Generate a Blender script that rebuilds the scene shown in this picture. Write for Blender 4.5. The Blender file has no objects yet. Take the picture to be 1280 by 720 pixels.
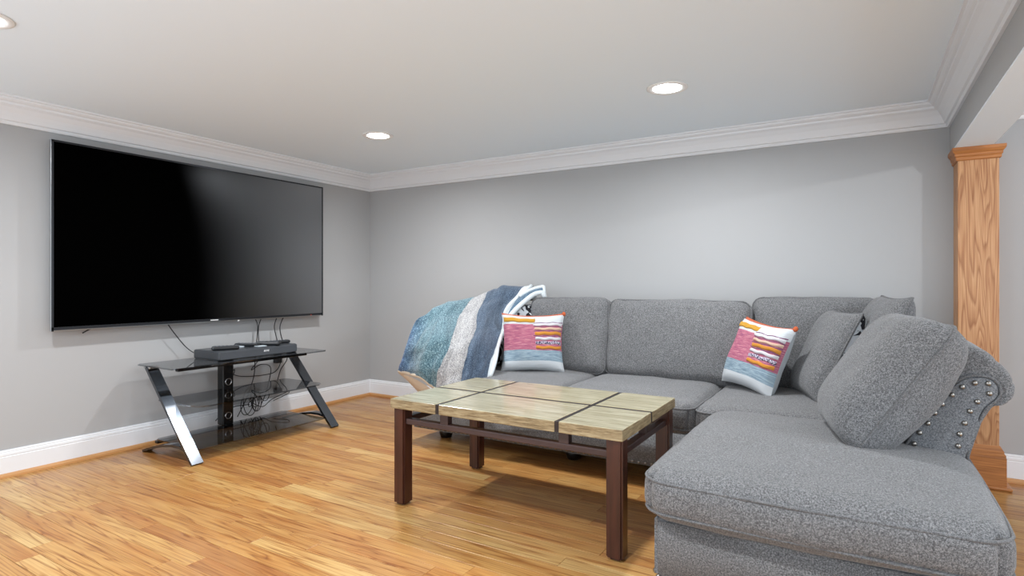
import bpy, bmesh, math, random
from mathutils import Vector, Matrix, noise
random.seed(7)
S = 1.08                      # metres per unit; one unit is the height of the camera above the floor
SC = bpy.context.scene
COL = SC.collection

# ------------------------------------------------------------------ camera, world, exposure
cam_data = bpy.data.cameras.new('camera')
cam = bpy.data.objects.new('camera', cam_data)
COL.objects.link(cam)
cam.location = (0, 0, S)
cam.rotation_euler = (math.radians(90), 0, math.radians(31.1))
cam_data.sensor_width = 36
cam_data.lens = 723 / 1280 * 36
cam_data.shift_y = -6 / 1280
cam_data.clip_start = 0.02
SC.camera = cam

world = bpy.data.worlds.new('world')
SC.world = world
world.use_nodes = True
bg = world.node_tree.nodes['Background']
bg.inputs['Color'].default_value = (0.83, 0.91, 1.0, 1)
bg.inputs['Strength'].default_value = 2.0

SC.view_settings.view_transform = 'Standard'
SC.view_settings.look = 'None'
SC.view_settings.exposure = 0.0
SC.view_settings.gamma = 1
SC.view_settings.use_curve_mapping = False
LAMP_W = 23.0

# ------------------------------------------------------------------ node helpers
def lin(c):
    return tuple(((v / 255) / 12.92 if v / 255 <= 0.04045 else ((v / 255 + 0.055) / 1.055) ** 2.4) for v in c)

class Mat:
    def __init__(self, name, color=(128, 128, 128), rough=0.5, metal=0.0, **kw):
        self.m = bpy.data.materials.new(name)
        self.m.use_nodes = True
        self.nt = self.m.node_tree
        self.n = self.nt.nodes
        self.b = self.n['Principled BSDF']
        self.b.inputs['Base Color'].default_value = (*lin(color), 1)
        self.b.inputs['Roughness'].default_value = rough
        self.b.inputs['Metallic'].default_value = metal
        for k, v in kw.items():
            self.b.inputs[k.replace('_', ' ')].default_value = v
    def node(self, t, **kw):
        nd = self.n.new(t)
        for k, v in kw.items():
            if k.startswith('i_'):
                nd.inputs[k[2:].replace('_', ' ')].default_value = v
            else:
                setattr(nd, k, v)
        return nd
    def link(self, a, b):
        self.nt.links.new(a, b)
    def coord(self, kind='Object', scale=(1, 1, 1)):
        tc = self.node('ShaderNodeTexCoord')
        mp = self.node('ShaderNodeMapping')
        mp.inputs['Scale'].default_value = scale
        self.link(tc.outputs[kind], mp.inputs['Vector'])
        return mp.outputs['Vector']
    def position(self, scale=(1, 1, 1)):
        g = self.node('ShaderNodeNewGeometry')
        mp = self.node('ShaderNodeMapping')
        mp.inputs['Scale'].default_value = scale
        self.link(g.outputs['Position'], mp.inputs['Vector'])
        return mp.outputs['Vector']
    def noise(self, vec, scale, detail=3, rough=0.5, dist=0.0):
        nz = self.node('ShaderNodeTexNoise')
        nz.inputs['Scale'].default_value = scale
        nz.inputs['Detail'].default_value = detail
        nz.inputs['Roughness'].default_value = rough
        nz.inputs['Distortion'].default_value = dist
        if vec is not None: self.link(vec, nz.inputs['Vector'])
        return nz.outputs['Fac']
    def ramp(self, fac, stops, interp='LINEAR'):
        r = self.node('ShaderNodeValToRGB')
        cr = r.color_ramp
        cr.interpolation = interp
        while len(cr.elements) < len(stops): cr.elements.new(0.5)
        for e, (p, c) in zip(cr.elements, stops):
            e.position = p
            e.color = (*lin(c), 1)
        self.link(fac, r.inputs['Fac'])
        return r.outputs['Color']
    def mix(self, fac, a, b, mode='MIX'):
        m = self.node('ShaderNodeMix', data_type='RGBA', blend_type=mode)
        for sock, v in ((m.inputs['Factor'], fac), (m.inputs['A'], a), (m.inputs['B'], b)):
            if hasattr(v, 'links'): self.link(v, sock)
            elif isinstance(v, tuple): sock.default_value = (*lin(v), 1)
            else: sock.default_value = v
        return m.outputs['Result']
    def math(self, op, a, b=0.0):
        m = self.node('ShaderNodeMath', operation=op)
        for sock, v in ((m.inputs[0], a), (m.inputs[1], b)):
            if hasattr(v, 'links'): self.link(v, sock)
            else: sock.default_value = v
        return m.outputs[0]
    def color(self, sock): self.link(sock, self.b.inputs['Base Color'])
    def bump(self, fac, strength=0.3, dist=0.002):
        bp = self.node('ShaderNodeBump')
        bp.inputs['Strength'].default_value = strength
        bp.inputs['Distance'].default_value = dist
        self.link(fac, bp.inputs['Height'])
        self.link(bp.outputs['Normal'], self.b.inputs['Normal'])

def make_materials():
    M = {}
    m = Mat('wall_paint', (171, 171, 171), 0.75); v = m.position()
    m.bump(m.noise(v, 260, 3), 0.08, 0.001); M['wall'] = m.m
    m = Mat('ceiling_paint', (235, 245, 252), 0.85); v = m.position()
    m.bump(m.noise(v, 200, 3), 0.08, 0.001); M['ceiling'] = m.m
    m = Mat('white_trim_paint', (228, 229, 231), 0.35); M['trim'] = m.m

    # oak floor: per-plank tone stored on the mesh, grain running along X
    m = Mat('oak_floor', rough=0.28)
    at = m.node('ShaderNodeAttribute', attribute_name='tone')
    sep = m.node('ShaderNodeSeparateColor'); m.link(at.outputs['Color'], sep.inputs['Color'])
    base = m.ramp(sep.outputs['Red'], [(0.0, (176, 124, 74)), (0.3, (191, 144, 86)), (0.6, (200, 156, 95)), (0.85, (208, 170, 110)), (1.0, (212, 180, 122))])
    geo = m.node('ShaderNodeNewGeometry')
    off = m.node('ShaderNodeCombineXYZ')
    m.link(m.math('MULTIPLY', sep.outputs['Green'], 37.0), off.inputs['X'])
    m.link(m.math('MULTIPLY', sep.outputs['Blue'], 23.0), off.inputs['Z'])
    add = m.node('ShaderNodeVectorMath', operation='ADD')
    m.link(geo.outputs['Position'], add.inputs[0]); m.link(off.outputs[0], add.inputs[1])
    mp = m.node('ShaderNodeMapping'); mp.inputs['Scale'].default_value = (0.42, 9, 1)
    m.link(add.outputs[0], mp.inputs['Vector'])
    nz = m.noise(mp.outputs['Vector'], 1.6, 3, 0.55, 0.6)
    rings = m.math('FRACT', m.math('MULTIPLY', nz, 9.0))
    rc = m.ramp(rings, [(0.0, (158, 116, 80)), (0.10, (222, 200, 176)), (0.32, (255, 255, 255)), (0.86, (250, 244, 236)), (1.0, (186, 146, 106))])
    c = m.mix(0.75, base, rc, 'MULTIPLY')
    mp2 = m.node('ShaderNodeMapping'); mp2.inputs['Scale'].default_value = (2.2, 130, 1)
    m.link(add.outputs[0], mp2.inputs['Vector'])
    f2 = m.noise(mp2.outputs['Vector'], 1.0, 3, 0.6)
    c = m.mix(0.7, c, m.ramp(f2, [(0.3, (200, 172, 140)), (0.6, (255, 255, 255))]), 'MULTIPLY')
    mp3 = m.node('ShaderNodeMapping'); mp3.inputs['Scale'].default_value = (2.2, 7, 1)
    m.link(add.outputs[0], mp3.inputs['Vector'])
    f3 = m.noise(mp3.outputs['Vector'], 1.0, 2, 0.5)
    c = m.mix(0.55, c, m.ramp(f3, [(0.3, (236, 200, 164)), (0.55, (255, 255, 255))]), 'MULTIPLY')
    m.color(c); m.bump(f2, 0.03, 0.0006); M['floor'] = m.m
    m = Mat('floor_gap', (70, 44, 24), 0.8); M['gap'] = m.m

    # flat-sawn oak for column, grain vertical
    m = Mat('oak_column', rough=0.4)
    v = m.position((7.5, 7.5, 0.6))
    nz = m.noise(v, 1.5, 2, 0.45, 0.5)
    rings = m.math('FRACT', m.math('MULTIPLY', nz, 17.0))
    c = m.ramp(rings, [(0.0, (164, 112, 70)), (0.3, (192, 142, 97)), (0.8, (202, 155, 110)), (1.0, (166, 114, 72))])
    fine = m.noise(m.position((220, 220, 5)), 1.0, 2)
    c = m.mix(0.55, c, m.ramp(fine, [(0.35, (196, 160, 128)), (0.6, (255, 255, 255))]), 'MULTIPLY')
    m.color(c); m.bump(fine, 0.05, 0.0008); M['oak'] = m.m
    m = Mat('oak_moulding', rough=0.38)
    fine = m.noise(m.position((6, 60, 160)), 1.0, 3)
    m.color(m.ramp(fine, [(0.3, (150, 92, 46)), (0.7, (190, 126, 70))])); M['oak_trim'] = m.m
    m = Mat('oak_shoe', (190, 138, 84), 0.4); M['shoe'] = m.m

    # sofa fabric
    def fabric(name, dark, mid, light, sc=1.0, bump=0.22):
        m = Mat(name, rough=0.95)
        m.b.inputs['Sheen Weight'].default_value = 0.15
        v = m.position()
        a = m.noise(v, 330 * sc, 2, 0.6)
        b = m.noise(v, 120 * sc, 2, 0.6)
        f = m.math('ADD', m.math('MULTIPLY', a, 0.58), m.math('MULTIPLY', b, 0.42))
        m.color(m.ramp(f, [(0.40, dark), (0.5, mid), (0.60, light)]))
        m.bump(a, bump, 0.0015)
        return m.m
    M['sofa'] = fabric('grey_tweed', (66, 66, 67), (101, 101, 102), (140, 140, 141), 1.55)
    M['piping'] = fabric('grey_piping', (70, 70, 71), (98, 98, 99), (126, 126, 127), 1.6)
    M['panel'] = fabric('grey_panel', (74, 76, 79), (104, 106, 109), (134, 136, 139), 1.4)
    M['nail'] = Mat('nickel_nail', (150, 146, 140), 0.28, 1.0).m
    M['black_plastic'] = Mat('black_plastic', (22, 22, 24), 0.4).m
    M['dark_foot'] = Mat('dark_foot', (20, 17, 16), 0.3).m

    # coffee table
    m = Mat('travertine', rough=0.22); m.b.inputs['Coat Weight'].default_value = 0.25; m.b.inputs['Coat Roughness'].default_value = 0.06
    v = m.position((3.5, 42, 42))
    a = m.noise(v, 1.6, 5, 0.6, 0.3)
    bnd = m.noise(m.position((2, 14, 14)), 1.2, 3, 0.5)
    c = m.ramp(a, [(0.28, (136, 126, 98)), (0.45, (168, 161, 134)), (0.6, (184, 179, 153)), (0.78, (202, 199, 178))])
    c = m.mix(0.4, c, m.ramp(bnd, [(0.35, (212, 200, 168)), (0.65, (255, 252, 244))]), 'MULTIPLY')
    m.color(c); M['stone'] = m.m
    m = Mat('travertine_edge', rough=0.5)
    a = m.noise(m.position((10, 10, 90)), 1.3, 4, 0.65, 0.4)
    m.color(m.ramp(a, [(0.3, (98, 80, 54)), (0.48, (142, 122, 88)), (0.7, (176, 159, 124))])); m.bump(a, 0.5, 0.003); M['stone_edge'] = m.m
    m = Mat('dark_bronze', (58, 50, 47), 0.42, 0.6); M['bronze'] = m.m
    m = Mat('mahogany', rough=0.28)
    f = m.noise(m.position((40, 40, 3)), 1.0, 3)
    m.color(m.ramp(f, [(0.3, (48, 24, 17)), (0.7, (76, 40, 28))])); M['mahogany'] = m.m
    m = Mat('mahogany_rail', rough=0.33)
    f = m.noise(m.position((4, 40, 40)), 1.0, 3)
    m.color(m.ramp(f, [(0.3, (50, 35, 33)), (0.7, (70, 50, 47))])); M['rail'] = m.m
    M['felt'] = Mat('pale_glide', (170, 170, 170), 0.6).m

    # tv
    m = Mat('tv_screen', (2, 2, 2), 0.5)
    m.b.inputs['Specular IOR Level'].default_value = 0.0
    gl = m.node('ShaderNodeBsdfGlossy'); gl.inputs['Roughness'].default_value = 0.32
    gl.inputs['Color'].default_value = (0.9, 0.92, 0.95, 1)
    lw = m.node('ShaderNodeLayerWeight'); lw.inputs['Blend'].default_value = 0.5
    mr = m.node('ShaderNodeMapRange'); mr.interpolation_type = 'SMOOTHSTEP'
    mr.inputs['From Min'].default_value = 0.135; mr.inputs['From Max'].default_value = 0.27
    mr.inputs['To Min'].default_value = 0.0; mr.inputs['To Max'].default_value = 0.34
    m.link(lw.outputs['Facing'], mr.inputs['Value'])
    mx = m.node('ShaderNodeMixShader')
    m.link(mr.outputs['Result'], mx.inputs['Fac']); m.link(m.b.outputs[0], mx.inputs[1]); m.link(gl.outputs[0], mx.inputs[2])
    m.link(mx.outputs[0], m.n['Material Output'].inputs['Surface']); M['screen'] = m.m
    M['bezel'] = Mat('tv_bezel', (52, 54, 58), 0.35, 0.7).m
    M['silver'] = Mat('tv_silver_edge', (175, 178, 180), 0.3, 0.9).m
    M['white_mark'] = Mat('pale_print', (215, 215, 215), 0.5).m
    M['red_led'] = Mat('red_standby', (200, 70, 50), 0.4).m

    # stand
    m = Mat('smoked_glass', (58, 62, 66), 0.03)
    m.b.inputs['Transmission Weight'].default_value = 0.0
    tr = m.node('ShaderNodeBsdfTransparent'); tr.inputs['Color'].default_value = (0.56, 0.58, 0.60, 1)
    gl = m.node('ShaderNodeBsdfGlossy'); gl.inputs['Roughness'].default_value = 0.02
    fr = m.node('ShaderNodeFresnel'); fr.inputs['IOR'].default_value = 2.0
    mx = m.node('ShaderNodeMixShader')
    geo = m.node('ShaderNodeNewGeometry')
    m.link(m.math('MULTIPLY', fr.outputs[0], m.math('SUBTRACT', 1.0, geo.outputs['Backfacing'])), mx.inputs['Fac']); m.link(tr.outputs[0], mx.inputs[1]); m.link(gl.outputs[0], mx.inputs[2])
    m.link(mx.outputs[0], m.n['Material Output'].inputs['Surface']); M['glass'] = m.m
    M['gunmetal'] = Mat('polished_gunmetal', (104, 107, 112), 0.2, 1.0).m
    M['spine'] = Mat('black_spine', (16, 16, 17), 0.25).m
    M['chrome'] = Mat('chrome_ring', (200, 200, 202), 0.15, 1.0).m
    m = Mat('speaker_grille', (66, 69, 74), 0.6)
    f = m.noise(m.position(), 500, 1); m.bump(f, 0.3, 0.001); M['grille'] = m.m
    M['speaker_top'] = Mat('speaker_top', (60, 63, 67), 0.3).m
    M['remote'] = Mat('remote_plastic', (28, 30, 33), 0.35).m
    M['button'] = Mat('remote_buttons', (88, 92, 98), 0.5).m
    M['pale'] = Mat('pale_plastic', (190, 200, 206), 0.35).m
    M['cable'] = Mat('black_cable', (18, 18, 19), 0.45).m

    # lamps
    m = Mat('lamp_lens', (255, 255, 255), 0.4)
    m.b.inputs['Emission Color'].default_value = (1, 1, 1, 1); m.b.inputs['Emission Strength'].default_value = 25.0; M['lens'] = m.m
    M['ring'] = Mat('lamp_ring', (236, 236, 234), 0.4).m

    # blanket (UV: u across from outer edge to hem, v down)
    m = Mat('quilt_print', rough=0.95); m.b.inputs['Sheen Weight'].default_value = 0.3
    uvn = m.node('ShaderNodeUVMap'); sp = m.node('ShaderNodeSeparateXYZ'); m.link(uvn.outputs[0], sp.inputs[0])
    wob = m.math('MULTIPLY', m.math('SUBTRACT', m.noise(uvn.outputs[0], 9, 2), 0.5), 0.03)
    u = m.math('ADD', sp.outputs['X'], wob)
    fine = m.noise(m.position(), 140, 3, 0.75)
    mp = m.node('ShaderNodeMapping'); mp.inputs['Scale'].default_value = (90, 12, 1); m.link(uvn.outputs[0], mp.inputs['Vector'])
    streak = m.noise(mp.outputs['Vector'], 1.0, 3, 0.6)
    mott = m.math('ADD', m.math('MULTIPLY', fine, 0.75), m.math('MULTIPLY', streak, 0.25))
    teal = m.ramp(mott, [(0.38, (36, 64, 80)), (0.5, (78, 110, 121)), (0.62, (140, 168, 174))])
    blue = m.ramp(mott, [(0.38, (36, 54, 88)), (0.5, (64, 90, 124)), (0.63, (120, 146, 172))])
    slate = m.ramp(mott, [(0.38, (36, 50, 70)), (0.5, (64, 81, 101)), (0.63, (102, 120, 139))])
    cream = m.ramp(mott, [(0.38, (116, 114, 117)), (0.5, (158, 157, 157)), (0.62, (204, 202, 200))])
    gr = m.math('ADD', u, m.math('MULTIPLY', m.math('SUBTRACT', 1.0, sp.outputs['Y']), 0.16))
    mr = m.node('ShaderNodeMapRange'); mr.inputs['From Min'].default_value = 0.06; mr.inputs['From Max'].default_value = 0.3; m.link(gr, mr.inputs['Value'])
    c = m.mix(mr.outputs[0], blue, teal)
    def step(x, k=0.0): return m.math('GREATER_THAN', m.math('SUBTRACT', u, m.math('MULTIPLY', sp.outputs['Y'], k)), x)
    c = m.mix(step(0.56, -0.10), c, cream)
    c = m.mix(step(0.625, 0.105), c, slate)
    c = m.mix(step(0.945), c, (214, 220, 222))
    m.color(c); m.bump(mott, 0.9, 0.005); M['quilt'] = m.m
    m = Mat('quilt_back', (196, 178, 156), 0.95); m.bump(m.noise(m.position(), 180, 2), 0.5, 0.003); M['quilt_back'] = m.m
    M['hem'] = Mat('quilt_hem', (212, 218, 220), 0.9).m

    # striped pillow front (UV)
    m = Mat('striped_pillow', rough=0.95)
    uvn = m.node('ShaderNodeUVMap'); sp = m.node('ShaderNodeSeparateXYZ'); m.link(uvn.outputs[0], sp.inputs[0])
    mp = m.node('ShaderNodeMapping'); mp.inputs['Scale'].default_value = (6, 60, 1); m.link(uvn.outputs[0], mp.inputs['Vector'])
    st = m.noise(mp.outputs['Vector'], 1.0, 3, 0.7)
    pink = m.ramp(st, [(0.32, (130, 76, 104)), (0.5, (170, 94, 116)), (0.66, (196, 140, 147))])
    grey = m.ramp(st, [(0.35, (100, 122, 138)), (0.6, (150, 168, 178))])
    vv = m.math('ADD', sp.outputs['Y'], m.math('MULTIPLY', m.math('SUBTRACT', st, 0.5), 0.015))
    W = (196, 200, 203)
    c = m.mix(m.math('GREATER_THAN', vv, 0.17), W, grey)
    c = m.mix(m.math('GREATER_THAN', vv, 0.355), c, pink)
    left = m.math('LESS_THAN', sp.outputs['X'], 0.53)
    lim = m.math('ADD', 0.80, m.math('MULTIPLY', left, 0.0))
    c = m.mix(m.math('GREATER_THAN', vv, lim), c, W)
    c = m.mix(m.math('GREATER_THAN', vv, 0.972), c, (184, 92, 62))
    m.color(c); m.bump(st, 0.6, 0.003); M['stripe'] = m.m
    M['pillow_back'] = Mat('pillow_plain', (186, 192, 196), 0.95).m
    for k, cc in (('mustard', (186, 138, 46)), ('mustard2', (194, 130, 48)), ('yarn_white', (204, 200, 204)), ('yarn_peach', (204, 172, 150)), ('orange', (190, 92, 54)), ('purple', (120, 76, 104))):
        m = Mat('yarn_' + k, cc, 0.95); m.bump(m.noise(m.position(), 420, 2), 0.6, 0.003); M[k] = m.m
    m = Mat('yarn_navy', rough=0.95)
    m.color(m.ramp(m.noise(m.position(), 150, 2), [(0.45, (46, 42, 70)), (0.55, (200, 190, 205))])); M['navy'] = m.m
    m = Mat('black_white_print', rough=0.9)
    mp = m.coord('Object', (16, 16, 9)); f = m.noise(mp, 1.0, 1, 0.5, 1.4)
    m.color(m.ramp(f, [(0.0, (24, 24, 32)), (0.5, (24, 24, 32)), (0.515, (196, 200, 204)), (1.0, (206, 208, 210))])); M['bw'] = m.m
    return M
M = make_materials()

# ------------------------------------------------------------------ mesh helpers (all coordinates in units)
ORIGIN = {}
def world_origin(o):
    p = Vector((0, 0, 0))
    while o is not None:
        p = p + ORIGIN.get(o.name, Vector((0, 0, 0)))
        o = o.parent
    return p

class MB:
    def __init__(self):
        self.v = []; self.f = []; self.uv = None; self.tone = None; self.smooth = []
    def add(self, vs, fs, smooth=False):
        o = len(self.v)
        self.v += [tuple(p) for p in vs]
        self.f += [tuple(i + o for i in q) for q in fs]
        self.smooth += [smooth] * len(fs)
        return self
    def box(self, x0, x1, y0, y1, z0, z1, b=0.0):
        if b <= 0:
            vs = [(x, y, z) for z in (z0, z1) for y in (y0, y1) for x in (x0, x1)]
            fs = [(0, 2, 3, 1), (4, 5, 7, 6), (0, 1, 5, 4), (2, 6, 7, 3), (0, 4, 6, 2), (1, 3, 7, 5)]
            return self.add(vs, fs)
        bm = bmesh.new()
        bmesh.ops.create_cube(bm, size=1)
        for v in bm.verts:
            v.co = Vector(((x0 + x1) / 2 + v.co.x * (x1 - x0), (y0 + y1) / 2 + v.co.y * (y1 - y0), (z0 + z1) / 2 + v.co.z * (z1 - z0)))
        bmesh.ops.bevel(bm, geom=bm.edges[:], offset=b, segments=2, affect='EDGES', profile=0.5)
        return self.from_bm(bm)
    def from_bm(self, bm, smooth=False, mat=None):
        bm.verts.index_update()
        vs = [(mat @ v.co if mat else v.co)[:] for v in bm.verts]
        fs = [tuple(v.index for v in f.verts) for f in bm.faces]
        bm.free()
        return self.add(vs, fs, smooth)
    def prism(self, pts, axis, a, b, smooth=False):
        """extrude a 2D outline along axis (0 x, 1 y, 2 z) from a to b"""
        def mk(p, t):
            q = list(p); q.insert(axis, t); return q
        n = len(pts)
        vs = [mk(p, a) for p in pts] + [mk(p, b) for p in pts]
        fs = [(i, (i + 1) % n, n + (i + 1) % n, n + i) for i in range(n)]
        self.add(vs, fs, smooth)
        self.add(vs, [tuple(range(n))[::-1], tuple(range(n, 2 * n))])
        return self
    def tube(self, path, r, seg=6, closed=False, cap=True):
        pts = [Vector(p) for p in path]; n = len(pts)
        vs = []; up = Vector((0.03, 0.05, 1)).normalized()
        prev = None
        for i, p in enumerate(pts):
            if closed: t = pts[(i + 1) % n] - pts[i - 1]
            else: t = pts[min(i + 1, n - 1)] - pts[max(i - 1, 0)]
            if t.length < 1e-9: t = Vector((0, 0, 1))
            t.normalize()
            if prev is None:
                a = t.cross(up)
                if a.length < 0.1: a = t.cross(Vector((1, 0, 0)))
            else:
                a = prev - t * prev.dot(t)
            a.normalize(); prev = a
            b = t.cross(a)
            for k in range(seg):
                an = 2 * math.pi * k / seg
                vs.append(p + (a * math.cos(an) + b * math.sin(an)) * r)
        fs = []
        for i in range(n if closed else n - 1):
            j = (i + 1) % n
            for k in range(seg):
                l = (k + 1) % seg
                fs.append((i * seg + k, i * seg + l, j * seg + l, j * seg + k))
        if cap and not closed:
            fs.append(tuple(range(seg))[::-1]); fs.append(tuple(range((n - 1) * seg, n * seg)))
        return self.add(vs, fs, True)
    def lathe(self, prof, c, axis='z', seg=24, smooth=True):
        """prof: list of (r, h)"""
        vs = []
        for r, h in prof:
            for k in range(seg):
                a = 2 * math.pi * k / seg
                p = (r * math.cos(a), r * math.sin(a), h)
                if axis == 'y': p = (p[0], p[2], p[1])
                if axis == 'x': p = (p[2], p[0], p[1])
                vs.append((c[0] + p[0], c[1] + p[1], c[2] + p[2]))
        fs = []
        for i in range(len(prof) - 1):
            for k in range(seg):
                l = (k + 1) % seg
                fs.append((i * seg + k, i * seg + l, (i + 1) * seg + l, (i + 1) * seg + k))
        fs.append(tuple(range(seg))[::-1]); fs.append(tuple(range((len(prof) - 1) * seg, len(prof) * seg)))
        return self.add(vs, fs, smooth)
    def grid(self, fn, nu, nv, smooth=True, uv=True):
        vs = []; uvs = []
        for j in range(nv + 1):
            for i in range(nu + 1):
                u, v = i / nu, j / nv
                vs.append(fn(u, v)); uvs.append((u, v))
        fs = [(j * (nu + 1) + i, j * (nu + 1) + i + 1, (j + 1) * (nu + 1) + i + 1, (j + 1) * (nu + 1) + i) for j in range(nv) for i in range(nu)]
        if uv and self.uv is None and not self.v: self.uv = []
        if self.uv is not None: self.uv += uvs
        return self.add(vs, fs, smooth)
    def mesh(self, name, o=Vector((0, 0, 0))):
        me = bpy.data.meshes.new(name)
        me.from_pydata([((Vector(p) - o) * S)[:] for p in self.v], [], self.f)
        me.update()
        bm = bmesh.new(); bm.from_mesh(me)
        if not getattr(self, 'open', False):
            bmesh.ops.recalc_face_normals(bm, faces=bm.faces[:])
        bm.to_mesh(me); bm.free()
        me.polygons.foreach_set('use_smooth', self.smooth)
        if self.uv is not None:
            ul = me.uv_layers.new(name='UVMap')
            for lp in me.loops: ul.data[lp.index].uv = self.uv[lp.vertex_index]
        if self.tone is not None:
            ca = me.color_attributes.new('tone', 'FLOAT_COLOR', 'POINT')
            for i, t in enumerate(self.tone): ca.data[i].color = (*t, 1)
        return me
    def build(self, name, mat, parent=None, local=False, loc=None):
        """vertices are room coordinates unless local; top-level meshes get their origin at loc"""
        if parent is None:
            o = Vector(loc) if loc else Vector((0, 0, 0))
        else:
            o = Vector((0, 0, 0)) if local else world_origin(parent)
        me = self.mesh(name, o)
        me.materials.append(mat)
        ob = bpy.data.objects.new(name, me)
        COL.objects.link(ob)
        if parent is not None: ob.parent = parent
        elif loc:
            ob.location = o * S; ORIGIN[ob.name] = o
        return ob

def thing(name, label, cat, loc=(0, 0, 0), group=None, rot=(0, 0, 0)):
    o = bpy.data.objects.new(name, None)
    COL.objects.link(o)
    o.empty_display_size = 0.1
    o.location = Vector(loc) * S
    o.rotation_euler = rot
    ORIGIN[o.name] = Vector(loc)
    o['label'] = label; o['category'] = cat
    if group: o['group'] = group
    return o
def tag(o, label, cat, group=None):
    o['label'] = label; o['category'] = cat
    if group: o['group'] = group
    return o
def struct(o):
    o['kind'] = 'structure'; return o
def kids(o): return [c for c in bpy.data.objects if c.parent == o]
def dup(root, loc, rot=None, label=None):
    r = root.copy(); COL.objects.link(r); r.location = Vector(loc) * S
    if rot: r.rotation_euler = rot
    if label: r['label'] = label
    for ch in kids(root):
        c = ch.copy(); COL.objects.link(c); c.parent = r
        for g in kids(ch):
            d = g.copy(); COL.objects.link(d); d.parent = c
    return r
def catmull(pts, n=8, closed=False):
    P = [Vector(p) for p in pts]; out = []; L = len(P)
    rng = L if closed else L - 1
    for i in range(rng):
        if closed: a, b, c, d = P[i - 1], P[i], P[(i + 1) % L], P[(i + 2) % L]
        else: a, b, c, d = P[max(i - 1, 0)], P[i], P[i + 1], P[min(i + 2, L - 1)]
        for k in range(n):
            t = k / n
            out.append(0.5 * ((2 * b) + (c - a) * t + (2 * a - 5 * b + 4 * c - d) * t * t + (3 * b - a - 3 * c + d) * t ** 3))
    if not closed: out.append(P[-1])
    return out
def crom(vals, t):
    """Catmull-Rom through a list of vectors, t in 0..1"""
    n = len(vals) - 1
    x = min(max(t, 0), 1) * n; i = min(int(x), n - 1); t = x - i
    a, b, c, d = vals[max(i - 1, 0)], vals[i], vals[i + 1], vals[min(i + 2, n)]
    return 0.5 * ((2 * b) + (c - a) * t + (2 * a - 5 * b + 4 * c - d) * t * t + (3 * b - a - 3 * c + d) * t ** 3)

# ------------------------------------------------------------------ room shell
XL, YB, XR, H = -3.785, 3.798, 0.401, 1.955
YF, XE = -0.9, 2.6
struct(MB().box(XL - 0.1, XL, YF, YB + 0.1, -0.05, H + 0.05).build('wall_left', M['wall']))
struct(MB().box(XL, XE, YB, YB + 0.1, -0.05, H + 0.05).build('wall_back', M['wall']))
struct(MB().box(XL, XE, YF, YB, H, H + 0.08).build('ceiling', M['ceiling']))
# dropped beam: painted sides, white underside
beam = struct(MB().box(XR, 0.555, YF, YB, 1.682, H).build('wall_beam', M['wall']))
MB().box(XR + 0.001, 0.554, YF, YB, 1.676, 1.682).build('soffit', M['ceiling'], beam)

crown_prof = [(0, 1.822), (0.012, 1.822), (0.016, 1.832), (0.016, 1.838), (0.026, 1.842), (0.032, 1.858), (0.042, 1.88), (0.058, 1.903), (0.072, 1.914), (0.074, 1.924), (0.084, 1.928), (0.092, 1.936), (0.094, 1.944), (0.104, 1.946), (0.104, 1.955), (0, 1.955)]
base_prof = [(0, 0.0), (0.016, 0.0), (0.016, 0.104), (0.013, 0.107), (0.015, 0.112), (0.014, 0.122), (0.009, 0.126), (0.010, 0.131), (0.007, 0.137), (0, 0.138)]
shoe_prof = [(0.016, 0.0), (0.034, 0.0), (0.033, 0.010), (0.028, 0.018), (0.016, 0.021)]
def run(prof, p0fn, p1fn):
    n = len(prof)
    vs = [p0fn(*p) for p in prof] + [p1fn(*p) for p in prof]
    fs = [(i, (i + 1) % n, n + (i + 1) % n, n + i) for i in range(n)] + [tuple(range(n))[::-1], tuple(range(n, 2 * n))]
    return MB().add(vs, fs)
def run_left(prof): return run(prof, lambda p, z: (XL + p, YF, z), lambda p, z: (XL + p, YB - p, z))
def run_back(prof): return run(prof, lambda p, z: (XL + p, YB - p, z), lambda p, z: (XR - p, YB - p, z))
def run_beam(prof): return run(prof, lambda p, z: (XR - p, YB - p, z), lambda p, z: (XR - p, YF, z))
struct(run_left(crown_prof).build('trim_1', M['trim']))
struct(run_back(crown_prof).build('trim_2', M['trim']))
struct(run_beam(crown_prof).build('trim_3', M['trim']))
struct(run(crown_prof, lambda p, z: (0.555 + p, YB - p, z), lambda p, z: (XE - p, YB - p, z)).build('trim_4', M['trim']))
for nm, prof, mt in (('baseboard', base_prof, 'trim'), ('trim', shoe_prof, 'shoe')):
    a, b, c = ('baseboard_left', 'baseboard_back', 'baseboard_right') if nm == 'baseboard' else ('trim_5', 'trim_6', 'trim_7')
    struct(run_left(prof).build(a, M[mt]))
    struct(run(prof, lambda p, z: (XL + p, YB - p, z), lambda p, z: (0.414, YB - p, z)).build(b, M[mt]))
    struct(run(prof, lambda p, z: (0.606, YB - p, z), lambda p, z: (XE, YB - p, z)).build(c, M[mt]))

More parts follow.
